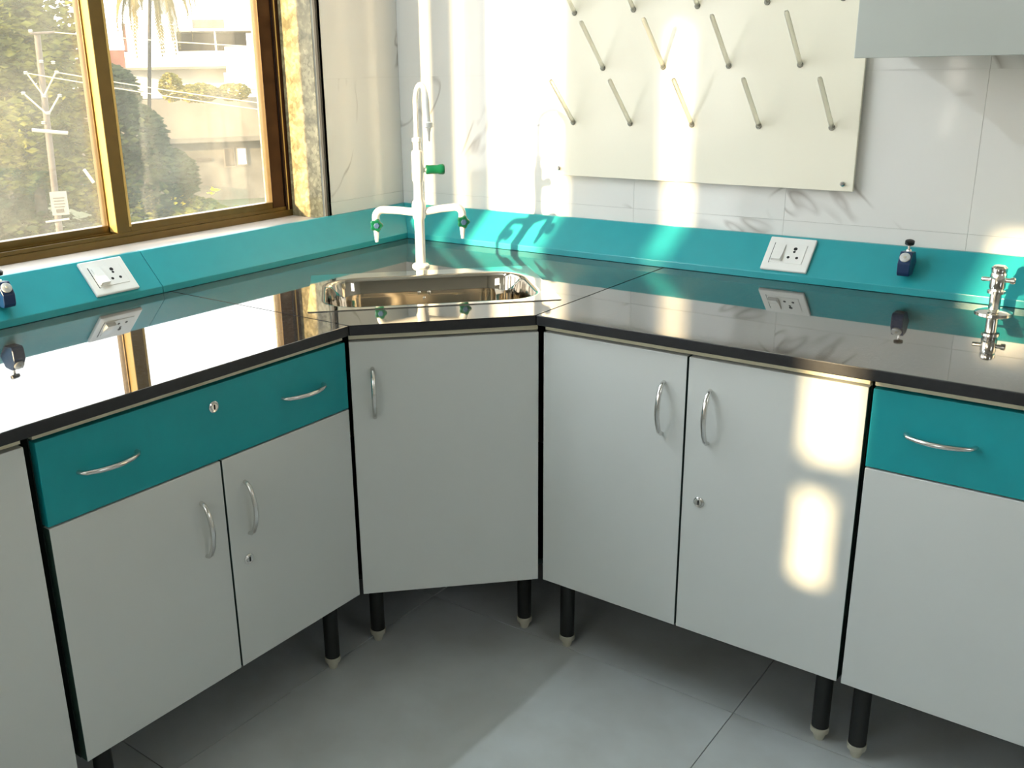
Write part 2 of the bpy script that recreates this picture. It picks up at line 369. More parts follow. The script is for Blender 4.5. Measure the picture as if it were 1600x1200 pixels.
# ribbon window
W1 = struct_empty('window_1', (-0.15, JY, SILL), 'bronze aluminium sliding window over the left worktop')
b = BM()
bx(b, -0.23, -0.143, WY, JY, SILL, SILL+0.018); bx(b, -0.225, -0.143, WY, JY, 2.165, 2.185)
bx(b, -0.225, -0.143, WY, WY+0.025, SILL+0.018, 2.165)
for xx in (-0.150, -0.178, -0.206): bx(b, xx, xx+0.003, WY+0.02, JY-0.02, SILL+0.018, SILL+0.028)
obj('bottom_track', b, 'frame', W1, bevel=0.001)
b = BM(); bx(b, -0.225, -0.205, JY-0.022, JY, SILL+0.018, 2.165); bx(b, -0.18, -0.172, JY-0.022, JY, SILL+0.018, 2.165); bx(b, -0.205, -0.18, JY-0.008, JY, SILL+0.018, 2.165)
bx(b, -0.172, -0.150, JY-0.008, JY, SILL+0.018, 2.165); bx(b, -0.150, -0.143, JY-0.022, JY, SILL+0.018, 2.165)
obj('channel_highlight', box(-0.1435, -0.1415, JY-0.017, JY-0.014, SILL+0.018, 2.165), 'gold', W1)  # highlight on the channel painted as a thin gold strip
obj('side_channel', b, 'frame_dark', W1, bevel=0.001, label='dark brown side channel')
sash_edges = [(-0.885, -0.345, 0), (-1.41, -0.848, 1), (-1.93, -1.37, 0), (-1.93, -1.37, 2)]
for y0, y1, tr in sash_edges:
    xo = (-0.150, -0.180, -0.2065)[tr]
    xi = xo - (0.026 if tr < 2 else 0.02); s = 0.037
    b = BM()
    bx(b, xi, xo, y0, y0+s, SILL+0.02, 2.16); bx(b, xi, xo, y1-s-0.006, y1, SILL+0.02, 2.16)
    bx(b, xi, xo, y0+s, y1-s, SILL+0.02, SILL+0.045); bx(b, xi, xo, y0+s, y1-s, 2.125, 2.16)
    sh = obj('sash', b, 'frame' if tr == 0 else 'frame', W1, bevel=0.0015)
    obj('glass_pane', box((xi+xo)/2-0.002, (xi+xo)/2+0.002, y0+s-0.004, y1-s+0.002, SILL+0.043, 2.127), 'glass', sh)
    if tr == 0:
        obj('lit_edge', box(-0.205, xo-0.0005, y0-0.0015, y0+0.0003, SILL+0.03, 2.15), 'gold', sh)  # sunlit side of the stile painted as a gold strip
    if y1 == -0.345: obj('dark_stile_cover', box(xo, xo+0.0012, y1-s-0.006, y1-0.0002, SILL+0.022, 2.158), 'frame_dark', sh)
    obj('glazing_bead', box(xo-0.002, xo+0.001, y0+s-0.004, y0+s+0.002, SILL+0.04, 2.13), 'gold', sh)

# narrow windows on the wall behind the camera
W2 = struct_empty('window_2', (0.04, RY, 1.42), 'narrow slit window behind the camera')
obj('glass_pane', box(0.001, 0.074, RY-0.11, RY-0.106, 1.421, 1.989), 'glass', W2)
W3 = struct_empty('window_3', (1.0, RY, 0.865), 'gridded window behind the camera')
b = BM(); bx(b, SX0, 1.8995, RY-0.05, RY-0.03, 1.062, 1.13)
bx(b, 1.03, 1.045, RY-0.03, RY-0.015, 0.885, 2.0); bx(b, 1.46, 1.475, RY-0.03, RY-0.015, 0.885, 2.0); bx(b, SX1, 1.8995, RY-0.03, RY-0.015, 1.36, 1.372)
obj('window_bars', b, 'frame_dark', W3)
obj('glass_pane', box(0.931, 1.899, RY-0.07, RY-0.066, 0.886, 1.999), 'glass', W3); obj('glass_pane', box(SX0+0.001, 0.929, RY-0.07, RY-0.066, 0.886, 1.559), 'glass', W3)
obj('sun_blocker', box(SX1, 0.93, RY-0.10, RY-0.097, 1.13, 1.5595), 'sun_blocker', W3)  # unseen panels added to trim the sun to narrow stripes
obj('sun_blocker', box(0.93, 1.899, RY-0.10, RY-0.097, 1.13, 1.46), 'sun_blocker', W3)
obj('sun_blocker', box(0.795, 1.899, RY-0.10, RY-0.097, 0.886, 1.129), 'sun_blocker', W3)
W4 = struct_empty('fill_window', (RX, -1.9, 0.95), 'unseen window added on the right wall for fill light')  # unseen opening added to brighten the room side
b = BM()
for yy in (-2.1, -1.72, -1.34): bx(b, RX+0.08, RX+0.12, yy, yy+0.04, 1.5, 2.3)
bx(b, RX+0.08, RX+0.12, -2.1, -1.3, 1.5, 1.54); bx(b, RX+0.08, RX+0.12, -2.1, -1.3, 2.26, 2.3)
obj('window_frame', b, 'frame', W4)

# ------------------------------------------------------------------ tube light
TL = thing('tube_light', 'white fluorescent tube light on the wall above the window', 'lamp', (0.0, -1.5, 2.27))
obj('housing', box(0.0, 0.028, -2.13, -0.87, 2.245, 2.295), 'plastic', TL, bevel=0.003)
te = bpy.data.materials.new('glowing_tube'); te.use_nodes = True; te.node_tree.nodes.clear()
e_ = N(te.node_tree, 'ShaderNodeEmission'); e_.inputs['Color'].default_value = (0.80, 0.93, 1.0, 1); e_.inputs['Strength'].default_value = TUBE_STRENGTH
o_ = N(te.node_tree, 'ShaderNodeOutputMaterial'); te.node_tree.links.new(e_.outputs[0], o_.inputs[0])
obj('tube', cyl(BM(), (0.055, -2.10, 2.27), (0.055, -0.90, 2.27), 0.013, 12), te, TL)
for y_ in (-2.11, -0.90): obj('end_cap', box(0.028, 0.072, y_, y_+0.012, 2.25, 2.29), 'plastic', TL)

# ------------------------------------------------------------------ worktop
SC = Vector((0.5625, -0.5675, 0)); SU = Vector((0.7071, 0.7071, 0)); SV = Vector((0.7071, -0.7071, 0))
def suv(a, b_, z=0): p = SC + SU*a + SV*b_; return Vector((p.x, p.y, z))
def rrect(hu0, hu1, v0, v1, rad, n=6):
    pts = []
    for (cx, cy, a0) in ((hu1-rad, v1-rad, 0), (hu0+rad, v1-rad, 90), (hu0+rad, v0+rad, 180), (hu1-rad, v0+rad, 270)):
        for k in range(n+1):
            a = math.radians(a0 + 90*k/n); pts.append((cx+rad*math.cos(a), cy+rad*math.sin(a)))
    return pts
WT = thing('worktop', 'polished black granite worktop in three slabs round the corner', 'worktop', (0.32, -0.32, HC-0.02))
TT = 0.021
ES = -0.918; EX = 0.911; DD = 0.65
WXEND = 2.9; WYEND = -3.0
def slab(pts, holes=None):
    bm = BM()
    top = [bm.verts.new((x, y, HC)) for x, y in pts]
    bm.faces.new(top)
    r_ = bmesh.ops.extrude_face_region(bm, geom=bm.faces[:])
    bmesh.ops.translate(bm, verts=[v for v in r_['geom'] if isinstance(v, bmesh.types.BMVert)], vec=(0, 0, -TT))
    return bm
gp = 0.0008
obj('left_slab', slab([(0.001, ES-gp), (DD, ES-gp), (DD, WYEND), (0.001, WYEND)]), 'counter', WT, bevel=0.003)
obj('right_slab', slab([(EX+gp, -0.001), (WXEND, -0.001), (WXEND, -DD), (EX+gp, -DD)]), 'counter', WT, bevel=0.003)
def ring_slab(outer, inner, z1, z0, bm=None):
    bm = bm or BM()
    def loop(p, z): 
        vs = [bm.verts.new((a, b_, z)) for a, b_ in p]; es = [bm.edges.new((vs[i], vs[(i+1) % len(vs)])) for i in range(len(vs))]; return vs, es
    for z in (z1, z0):
        vo, eo = loop(outer, z); vi, ei = loop(inner, z)
        bmesh.ops.triangle_fill(bm, edges=eo+ei, use_beauty=True)
        if z == z1: A = (vo, vi)
        else: B = (vo, vi)
    for a, b_ in zip(A, B):
        n = len(a)
        for i in range(n): bm.faces.new((a[i], a[(i+1) % n], b_[(i+1) % n], b_[i]))
    return bm
hole = [tuple(suv(a, b_)[:2]) for a, b_ in rrect(-0.235, 0.235, -0.135, 0.17, 0.085)]
obj('corner_slab', ring_slab([(0.001, -0.001), (EX-gp, -0.001), (EX-gp, -DD), (DD, ES+gp), (0.001, ES+gp)], hole, HC, HC-TT), 'counter', WT)

for o in WT.children:
    o.data.materials.append(M['edge'])
    for p in o.data.polygons:
        if abs(p.normal.z) < 0.5: p.material_index = 1
    for md in o.modifiers: md.width = 0.002
# ------------------------------------------------------------------ sink
SK = thing('corner_sink', 'rectangular stainless steel sink set across the corner worktop', 'sink', suv(0, 0, HC))
rim_o = [tuple(suv(a, b_)[:2]) for a, b_ in rrect(-0.269, 0.269, -0.188, 0.186, 0.004, 2)]
def bowl_loop(off, rad): return rrect(-0.235+off, 0.235-off, -0.128+off, 0.163-off, rad, 10)
bm = ring_slab(rim_o, [tuple(suv(a, b_)[:2]) for a, b_ in bowl_loop(-0.006, 0.086)], HC+0.0018, HC+0.0003)
obj('rim', bm, 'steel', SK)
bm = BM(); rings = []
for off, rad, z in ((-0.0062, 0.086, 0.0019), (-0.003, 0.083, 0.0018), (0.001, 0.08, 0.000), (0.004, 0.078, -0.006), (0.009, 0.075, -0.05), (0.016, 0.07, -0.12), (0.022, 0.066, -0.15), (0.034, 0.056, -0.168), (0.06, 0.04, -0.175), (0.11, 0.02, -0.178)):
    rings.append([bm.verts.new(suv(a, b_, HC+z)) for a, b_ in bowl_loop(off, rad)])
for a, b_ in zip(rings, rings[1:]):
    for i in range(len(a)): bm.faces.new((a[i], a[(i+1) % len(a)], b_[(i+1) % len(a)], b_[i]))
bm.faces.new(rings[-1])
obj('bowl', bm, 'steel_bowl', SK, smooth=True)
bm = BM(); lathe(bm, suv(0, 0.02, HC-0.178), Z, [(0, 0.036), (0.002, 0.034), (0.001, 0.028), (0.001, 0.0)], 28); obj('drain', bm, 'chrome', SK, smooth=True)
bm = BM()
for du, dz in ((-0.012, 0.006), (0.0, -0.008), (0.012, 0.006)):
    lathe(bm, suv(0.0+du, -0.121, HC-0.045+dz), SV, [(-0.002, 0.0045), (0.002, 0.0045), (0.003, 0.002)], 14)
obj('overflow_grille', bm, 'chrome', SK, smooth=True)

# ------------------------------------------------------------------ sink tap
TB = Vector((0.391, -0.389, HC))
TP = thing('laboratory_tap', 'tall white swan neck tap with green knobs behind the sink', 'tap', TB)
def tp(a, b_, z): return TB + SU*a + SV*b_ + Z*z
bm = BM(); lathe(bm, TB, Z, [(0, 0.022), (0.004, 0.022), (0.008, 0.018), (0.010, 0.013)], 32); obj('base_flange', bm, 'tapwhite', TP, smooth=True)
bm = BM(); lathe(bm, tp(0, 0, 0.006), Z, [(0, 0.0125), (0.112, 0.0125), (0.118, 0.016), (0.148, 0.0175), (0.156, 0.016), (0.162, 0.012), (0.208, 0.0115)], 32); obj('column', bm, 'tapwhite', TP, smooth=True)
bm = BM(); lathe(bm, tp(0, 0, 0.212), Z, [(0, 0.0125), (0.004, 0.0142), (0.07, 0.0142), (0.074, 0.0125), (0.076, 0.0095), (0.094, 0.0095), (0.096, 0.0115), (0.104, 0.0115), (0.106, 0.0075)], 32); obj('valve_body', bm, 'tapwhite', TP, smooth=True)
pts = [tp(0, 0, 0.31), tp(0, 0, 0.36)]
for k in range(0, 17):
    a = PI*k/16; rr = 0.055
    q = rr*(1-math.cos(a)); pts.append(tp(q*0.16, q, 0.395 + 0.046*math.sin(a)))
pts += [tp(0.018, 0.113, 0.375), tp(0.019, 0.117, 0.355)]
bm = BM(); tube(bm, pts, 0.0062, 16); obj('swan_neck', bm, 'tapwhite', TP, smooth=True)
nz0 = tp(0.019, 0.117, 0.360)
bm = BM(); lathe(bm, nz0, Vector((0.0, 0.0, -1)) , [(0, 0.0072), (0.002, 0.0108), (0.012, 0.0108), (0.014, 0.0065), (0.020, 0.0055), (0.022, 0.0042), (0.044, 0.0028)], 24)
obj('spout_nozzle', bm, 'tapwhite', TP, smooth=True)
bm = BM(); lathe(bm, tp(0.010, 0, 0.240), SU, [(0, 0.006), (0.012, 0.006)], 20); obj('knob_stem', bm, 'tapwhite', TP, smooth=True)
bm = BM(); lathe(bm, tp(0.020, 0, 0.240), SU, [(0, 0.0105), (0.002, 0.0118), (0.012, 0.0112), (0.028, 0.0108), (0.034, 0.0125), (0.042, 0.0132), (0.046, 0.011)], 10); obj('knob', bm, 'green', TP, smooth=True, label='barrel shaped green knob')
for sg in (-1, 1):
    pts = [tp(sg*0.010, 0, 0.137), tp(sg*0.05, 0, 0.143), tp(sg*0.088, 0, 0.146)]
    for k in range(1, 7):
        a = PI/2*k/6; pts.append(tp(sg*(0.090+0.018*math.sin(a)), 0, 0.128+0.018*math.cos(a)))
    pts.append(tp(sg*0.108, 0, 0.112))
    bm = BM(); tube(bm, pts, [0.0098]+[0.0095]*(len(pts)-2)+[0.0095], 16); arm = obj('side_arm', bm, 'tapwhite', TP, smooth=True)
    bm = BM(); lathe(bm, tp(sg*0.108, 0, 0.117), -Z, [(0, 0.0105), (0.018, 0.0105), (0.021, 0.0065), (0.024, 0.0068), (0.050, 0.0040)], 20); obj('outlet_nozzle', bm, 'tapwhite', arm, smooth=True)
    # five lobed knob facing the front
    bm = BM(); c0 = tp(sg*0.108, 0.010, 0.111); n = 40; s_, t_, d_ = SU, Z, SV
    rings = []
    for h, q in ((0, 0.7), (0.002, 0.95), (0.005, 1.0), (0.012, 1.0), (0.015, 0.85)):
        rings.append([bm.verts.new(c0 + d_*h + (s_*math.cos(2*PI*i/n) + t_*math.sin(2*PI*i/n))*q*(0.0148+0.0018*math.cos(5*2*PI*i/n))) for i in range(n)])
    for a, b_ in zip(rings, rings[1:]):
        for i in range(n): bm.faces.new((a[i], a[(i+1) % n], b_[(i+1) % n], b_[i]))
    bm.faces.new(rings[0][::-1]); bm.faces.new(rings[-1])
    kb = obj('star_knob', bm, 'green', TP, smooth=True, label='green star shaped knob with blue cap')
    bm = BM(); lathe(bm, c0+d_*0.0145, d_, [(0, 0.0075), (0.0018, 0.0075), (0.0025, 0.0055)], 6); obj('knob_cap', bm, 'bluecap', kb)

# ------------------------------------------------------------------ raceway (slanted teal boards along the walls)
ZC, ZT, DF = 0.821, 0.895, 0.085
def raceway(name, label, a0, a1, side, joints, mitre):
    root = thing(name, label, 'raceway', ((a0+a1)/2, -0.04, HC) if side == 'R' else (0.04, -(a0+a1)/2, HC))
    prof = [(0.0005, HC+0.0005), (DF, HC+0.0005), (DF, ZC), (0.012, ZT), (0.0005, ZT)]
    edges = [a0]+joints+[a1]
    for i in range(len(edges)-1):
        s0, s1 = edges[i], edges[i+1]; bm = BM(); A = []; B = []
        for d, z in prof:
            e0 = s0 + (d if (mitre and i == 0) else 0.0006); e1 = s1 - 0.0006
            if side == 'R': A.append(bm.verts.new((e0, -d, z))); B.append(bm.verts.new((e1, -d, z)))
            else: A.append(bm.verts.new((d, -e0, z))); B.append(bm.verts.new((d, -e1, z)))
        bm.faces.new(A); bm.faces.new(B[::-1]); n = len(prof)
        for k_ in range(n): bm.faces.new((A[k_], B[k_], B[(k_+1) % n], A[(k_+1) % n]))
        obj('teal_board', bm, 'teal_panel', root, bevel=0.0012)
    return root
RR = raceway('raceway', 'slanted teal raceway along the tiled wall with the peg board', 0.0, 2.9, 'R', [2.1], True)
RL = raceway('raceway', 'slanted teal raceway under the window, jointed beside the socket', 0.0, 3.0, 'L', [0.939, 2.2], True)
# frame on the sloping face: origin, along, up-slope, normal
SLOPE = Vector((0.073, 0.074)).normalized()
def face(side, a, s):
    d = DF + (0.012-DF)*s; z = ZC + (ZT-ZC)*s
    if side == 'R': return Vector((a, -d, z)), X, Vector((0, SLOPE.x, SLOPE.y)), Vector((0, -SLOPE.y, SLOPE.x))
    return Vector((d, a, z)), Y, Vector((-SLOPE.x, 0, SLOPE.y)), Vector((SLOPE.y, 0, SLOPE.x))
def socket(side, a, label):
    o, A, U, Nn = face(side, a, 0.49)
    t = thing('socket_plate', label, 'socket', o, 'white switched sockets on the teal raceway')
    def q(bm, u0, u1, v0, v1, n0, n1): return obox(bm, o + A*(u0+u1)/2 + U*(v0+v1)/2 + Nn*(n0+n1)/2, A, U, Nn, (u1-u0)/2, (v1-v0)/2, (n1-n0)/2)
    obj('plate', q(BM(), -0.053, 0.053, -0.045, 0.045, 0.0, 0.008), 'plastic', t, bevel=0.0025)
    bm = q(BM(), -0.037, 0.037, -0.026, 0.026, 0.008, 0.0092); fr_ = obj('module_frame', bm, 'plastic', t, bevel=0.0006)
    obj('recess_line', q(BM(), -0.0385, -0.0371, -0.028, 0.028, 0.0079, 0.0084), 'carcass', t)
    obj('recess_line', q(BM(), 0.0371, 0.0379, -0.026, 0.026, 0.0079, 0.0084), 'grout', t)
    bm = BM(); c = o + A*(-0.022) + Nn*0.009
    vs = []
    for i, (v, n0, n1) in enumerate(((-0.022, 0, 0.0095), (0.0, 0, 0.0045), (0.022, 0, 0.0025))):
        for uu in (-0.011, 0.011): vs.append((bm.verts.new(c + A*uu + U*v), bm.verts.new(c + A*uu + U*v + Nn*n1)))
    for k_ in (0, 2):
        a_, b_, c_, d_ = vs[k_], vs[k_+1], vs[k_+3], vs[k_+2]
        bm.faces.new((a_[1], b_[1], c_[1], d_[1])); bm.faces.new((a_[0], d_[0], d_[1], a_[1])); bm.faces.new((b_[0], b_[1], c_[1], c_[0])); bm.faces.new((a_[0], b_[0], c_[0], d_[0]))
    bm.faces.new((vs[0][0], vs[1][0], vs[1][1], vs[0][1])); bm.faces.new((vs[4][0], vs[4][1], vs[5][1], vs[5][0]))
    bmesh.ops.remove_doubles(bm, verts=bm.verts, dist=1e-6)
    obj('switch_rocker', bm, 'plastic', t)
    for uu, vv, rr in ((0.013, 0.014, 0.0044), (0.0125, 0.0060, 0.0030), (0.003, -0.010, 0.0034), (0.0225, -0.010, 0.0034)):
        obj('pin_hole', lathe(BM(), o + A*uu + U*vv + Nn*0.0092, Nn, [(-0.001, rr), (0.0003, rr)], 14), 'hole', t)
    return t
socket('R', 1.206, 'white switched socket on the raceway below the peg board')
socket('L', -1.051, 'white switched socket on the raceway under the window')

def clamp(side, a, label):
    def P(al, d, z): return Vector((a+al, -d, z)) if side == 'R' else Vector((d, a+al, z))
    t = thing('valve_clamp', label, 'clamp', P(0, 0.06, 0.846), 'navy clamps on the teal raceway')
    prof = [(0.0605, 0.8455), (0.0875, 0.8455), (0.092, 0.852), (0.093, 0.873), (0.077, 0.896), (0.052, 0.894), (0.036, 0.871)]
    bm = BM(); A_ = [bm.verts.new(P(-0.0125, d, z)) for d, z in prof]; B_ = [bm.verts.new(P(0.0125, d, z)) for d, z in prof]
    bm.faces.new(A_); bm.faces.new(B_[::-1])
    for i in range(len(prof)): bm.faces.new((A_[i], B_[i], B_[(i+1) % len(prof)], A_[(i+1) % len(prof)]))
    obj('body', bm, 'navy', t, bevel=0.002)
    nrm = (P(0, 0.82, 0.57) - P(0, 0, 0))
    c = P(0, 0.085, 0.8845)
    obj('end_disc', lathe(BM(), c, nrm, [(-0.001, 0.0105), (0.003, 0.0105), (0.004, 0.0088)], 24), 'palegrey', t, smooth=True, label='pale round end disc')
    obj('disc_boss', lathe(BM(), c+nrm.normalized()*0.0038, nrm, [(0, 0.0035), (0.0015, 0.0025)], 16), 'foot', t)
    bm = BM(); lathe(bm, P(0, 0.060, 0.892), Z, [(0, 0.0065), (0.006, 0.0055), (0.007, 0.003), (0.018, 0.0028)], 16); obj('screw', bm, 'chrome', t, smooth=True)
    bm = BM(); lathe(bm, P(0, 0.060, 0.909), (P(0.1, 0.30, 0.95)-P(0, 0, 0)), [(0, 0.005), (0.0015, 0.0095), (0.0075, 0.0095), (0.0095, 0.006)], 20); obj('thumb_knob', bm, 'blackp', t, smooth=True)
    return t
clamp('R', 1.463, 'navy clamp with black knob on the raceway beside the chrome gas tap')
clamp('L', -1.297, 'navy clamp on the raceway under the window, left of the socket')

# ------------------------------------------------------------------ gas tap
GT = Vector((1.651, -0.151, HC))
G = thing('gas_tap', 'chrome gas tap with crossbar standing on the right worktop', 'tap', GT)
obj('base_flange', lathe(BM(), GT, Z, [(0, 0.034), (0.003, 0.034), (0.006, 0.028), (0.009, 0.016)], 40), 'chrome', G, smooth=True)
obj('column', lathe(BM(), GT+Z*0.004, Z, [(0, 0.0125), (0.006, 0.0105), (0.034, 0.0105), (0.036, 0.0165), (0.041, 0.0165), (0.043, 0.012), (0.048, 0.0145), (0.072, 0.0145), (0.076, 0.013), (0.080, 0.0145), (0.086, 0.0140), (0.090, 0.010)], 32), 'chrome', G, smooth=True)
ax = Vector((0.97, 0.10, 0)).normalized()
obj('crossbar', lathe(BM(), GT+Z*0.066-ax*0.029, ax, [(0, 0.0036), (0.002, 0.0042), (0.050, 0.0042), (0.0505, 0.0062), (0.057, 0.0066), (0.059, 0.005)], 18), 'chrome', G, smooth=True)

# ------------------------------------------------------------------ base cabinets
ZB, ZM, ZD = 0.203, 0.630, 0.768
def handle(c, a, n, parent, L=0.104):
    a = Vector(a); n = Vector(n); s = a.cross(n)
    prof = [(-1.0, -0.001), (-0.97, 0.006), (-0.86, 0.013), (-0.55, 0.0205), (-0.2, 0.0245), (0.0, 0.0250), (0.2, 0.0245), (0.55, 0.0205), (0.86, 0.013), (0.97, 0.006), (1.0, -0.001)]
    pts = [Vector(c) + a*(L/2*t) + n*h for t, h in prof]
    return obj('handle', tube(BM(), pts, [0.0042, 0.0044, 0.0046, 0.0048, 0.005, 0.0052, 0.005, 0.0048, 0.0046, 0.0044, 0.0042], 14, 0.9), 'chrome_handle', parent, smooth=True, label='bowed chrome handle')
def lock(c, n, parent):
    l = obj('lock', lathe(BM(), Vector(c), n, [(0, 0.0105), (0.002, 0.0105), (0.0032, 0.0085), (0.0026, 0.0065), (0.0036, 0.006)], 26), 'chrome_handle', parent, smooth=True, label='round chrome lock')
    s = Z.cross(Vector(n)).normalized()
    obj('keyhole', obox(BM(), Vector(c)+Vector(n)*0.0037, s, Z, Vector(n), 0.0012, 0.0042, 0.0006), 'hole', l)
    return l
def leg(p, parent):
    p = Vector(p)
    l = obj('leg', lathe(BM(), p+Z*0.028, Z, [(0, 0.0165), (0.172, 0.0165)], 22), 'dark', parent, smooth=True)
    obj('foot', lathe(BM(), p, Z, [(0, 0.009), (0.008, 0.0115), (0.016, 0.0125), (0.018, 0.0175), (0.029, 0.0180), (0.030, 0.0165)], 22), 'foot', l, smooth=True)
def cabinet(label, O, A, n, W, depth, drawer, split, handles, locks, legs, body='box'):
    """O = left end of the door face on the floor line, A along the face, n outward"""
    O = Vector(O); A = Vector(A); n = Vector(n)
    root = thing('base_cabinet', label, 'cabinet', O + A*W/2 - n*depth/2)
    def q(bm, a0, a1, d0, d1, z0, z1): return obox(bm, O + A*(a0+a1)/2 - n*(d0+d1)/2 + Z*(z0+z1)/2, A, n, Z, (a1-a0)/2, abs(d1-d0)/2, (z1-z0)/2)
    bm = BM()
    if body == 'box':
        q(bm, 0.001, 0.017, 0.019, depth, ZB, 0.784-0.0005); q(bm, W-0.017, W-0.001, 0.019, depth, ZB, 0.7835)
        q(bm, 0.017, W-0.017, 0.019, depth, ZB, ZB+0.016); q(bm, 0.017, W-0.017, depth-0.008, depth, ZB+0.016, 0.7835)
        q(bm, 0.017, W-0.017, 0.03, depth-0.01, 0.768, 0.7835)
    else:
        q(bm, 0.001, 0.017, 0.019, 0.07, ZB, 0.7835); q(bm, W-0.017, W-0.001, 0.019, 0.07, ZB, 0.7835)
        q(bm, 0.017, W-0.017, 0.019, 0.035, ZB+0.0, ZB+0.016)
        prism(bm, [(0.60, -0.900), (0.900, -0.600), (0.900, -0.02), (0.02, -0.02), (0.02, -0.900)], ZB+0.0165, ZB+0.030)
        bx(bm, 0.02, 0.58, -0.902, -0.890, ZB+0.03, 0.58); bx(bm, 0.890, 0.902, -0.58, -0.02, ZB+0.03, 0.58)
    obj('carcass', bm, 'carcass', root)
    obj('front_rail', q(BM(), 0.002, W-0.002, 0.006, 0.0185, 0.7715, 0.7835), 'apron', root, bevel=0.0006)
    nm = []
    g_ = 0.0018
    ztop = ZM-0.003 if drawer else ZD
    for a0, a1 in split:
        nm.append(obj('door', q(BM(), a0+g_, a1-g_, 0.0, 0.018, ZB, ztop), 'laminate', root, bevel=0.0012))
    dr = obj('drawer_front', q(BM(), g_, W-g_, 0.0, 0.018, ZM, ZD), 'teal', root, bevel=0.0012) if drawer else None
    for o_ in nm:
        o_.data.materials.append(M['edgeband'])
        for p_ in o_.data.polygons:
            if abs(p_.normal.dot(A)) > 0.7: p_.material_index = 1
    for kind, a, z, who in handles:
        par = dr if who == 'd' else nm[who]
        handle(O + A*a + Z*z, Z if kind == 'v' else A, n, par)
    for a, z, who in locks: lock(O + A*a + Z*z, n, dr if who == 'd' else nm[who])
    for p in legs: leg(p, root)
    return root
FX = 0.635
cabinet('white left-hand cabinet with wide teal drawer above two doors', (FX, -1.569, 0), Y, X, 0.654, 0.60, True, [(0, 0.328), (0.328, 0.654)],
        [('h', 0.114, 0.700, 'd'), ('h', 0.533, 0.700, 'd'), ('v', 0.277, 0.513, 0), ('v', 0.375, 0.518, 1)], [(0.324, 0.730, 'd'), (0.368, 0.416, 1)],
        [(0.555, -1.50, 0), (0.555, -0.935, 0), (0.12, -1.50, 0), (0.12, -0.96, 0)])
cabinet('white full-height cabinet at the far left, beyond the teal drawer', (FX, -2.240, 0), Y, X, 0.657, 0.60, False, [(0, 0.328), (0.328, 0.657)],
        [('v', 0.277, 0.655, 0), ('v', 0.375, 0.655, 1)], [], [(0.555, -1.63, 0), (0.555, -2.18, 0), (0.12, -1.63, 0), (0.12, -2.18, 0)])
cabinet('white diagonal corner cabinet with single door under the sink', tuple(Vector((0.6385, -0.9125, 0))), SU, SV, 0.3875, 0.3, False, [(0, 0.3875)],
        [('v', 0.046, 0.659, 0)], [], [(0.562, -0.792, 0), (0.812, -0.548, 0), (0.12, -0.12, 0)], body='corner')
cabinet('white two-door cabinet on the right run, beside the corner', (0.9185, -FX, 0), X, -Y, 0.6405, 0.60, False, [(0, 0.3185), (0.3185, 0.6405)],
        [('v', 0.272, 0.659, 0), ('v', 0.365, 0.659, 1)], [(0.355, 0.485, 1)], [(0.936, -0.555, 0), (1.512, -0.54, 0), (0.95, -0.12, 0), (1.50, -0.12, 0)])
cabinet('white right-hand cabinet with teal drawer at the photo edge', (1.563, -FX, 0), X, -Y, 0.654, 0.60, True, [(0, 0.328), (0.328, 0.654)],
        [('h', 0.111, 0.700, 'd'), ('h', 0.533, 0.700, 'd'), ('v', 0.277, 0.518, 0), ('v', 0.375, 0.518, 1)], [(0.324, 0.730, 'd')],
        [(1.586, -0.55, 0), (2.18, -0.55, 0), (1.60, -0.12, 0), (2.18, -0.12, 0)])

# ------------------------------------------------------------------ peg board
PB = thing('peg_board', 'large cream drying board with rows of slanted pegs on the tiled wall', 'peg board', (0.942, -0.006, 1.006))
obj('board', box(0.5605, 1.324, -0.020, -0.010, 1.006, 1.98), 'board', PB, bevel=0.001)
for px_, pz in ((0.60, 1.05), (1.29, 1.05), (0.60, 1.93), (1.29, 1.93)): obj('spacer', cyl(BM(), (px_, -0.010, pz), (px_, 0.0, pz), 0.010, 12), 'plaster', PB)
for px_, pz in ((0.568, 1.024), (1.302, 1.022), (0.572, 1.96), (1.308, 1.96)):
    sc_ = obj('screw_cap', lathe(BM(), (px_, -0.020, pz), (0, -1, 0), [(0, 0.0055), (0.004, 0.0055), (0.0065, 0.003)], 18), 'chrome_handle', PB, smooth=True)
pv = Vector((0, -0.110, 0.106)); pmesh = None; cmesh = None
for rw in range(6):
    z = 1.142 + 0.1325*rw; n = 5 if rw % 2 == 0 else 4; x0 = 0.609 if rw % 2 == 0 else 0.693
    for k in range(n):
        loc = Vector((x0+0.1645*k, -0.019, z))
        if pmesh is None:
            bm = BM(); L_ = pv.length; d_ = pv.normalized()
            lathe(bm, -d_*0.002, d_, [(0, 0.0052), (L_-0.001, 0.0052), (L_+0.002, 0.0042), (L_+0.004, 0.002)], 14)
            o = obj('peg', bm, 'peg', None, smooth=True); pmesh = o.data; o.parent = PB; o.location = loc - PB.location
            bm = BM(); lathe(bm, (0, -0.0005, 0), (0, -1, 0), [(0, 0.0068), (0.002, 0.0068), (0.004, 0.0058)], 14); c = obj('peg_collar', bm, 'plaster', None, smooth=True); cmesh = c.data; c.parent = o
        else:
            o = bpy.data.objects.new('peg', pmesh); C.objects.link(o); o.parent = PB; o.location = loc - PB.location
            c = bpy.data.objects.new('peg_collar', cmesh); C.objects.link(c); c.parent = o

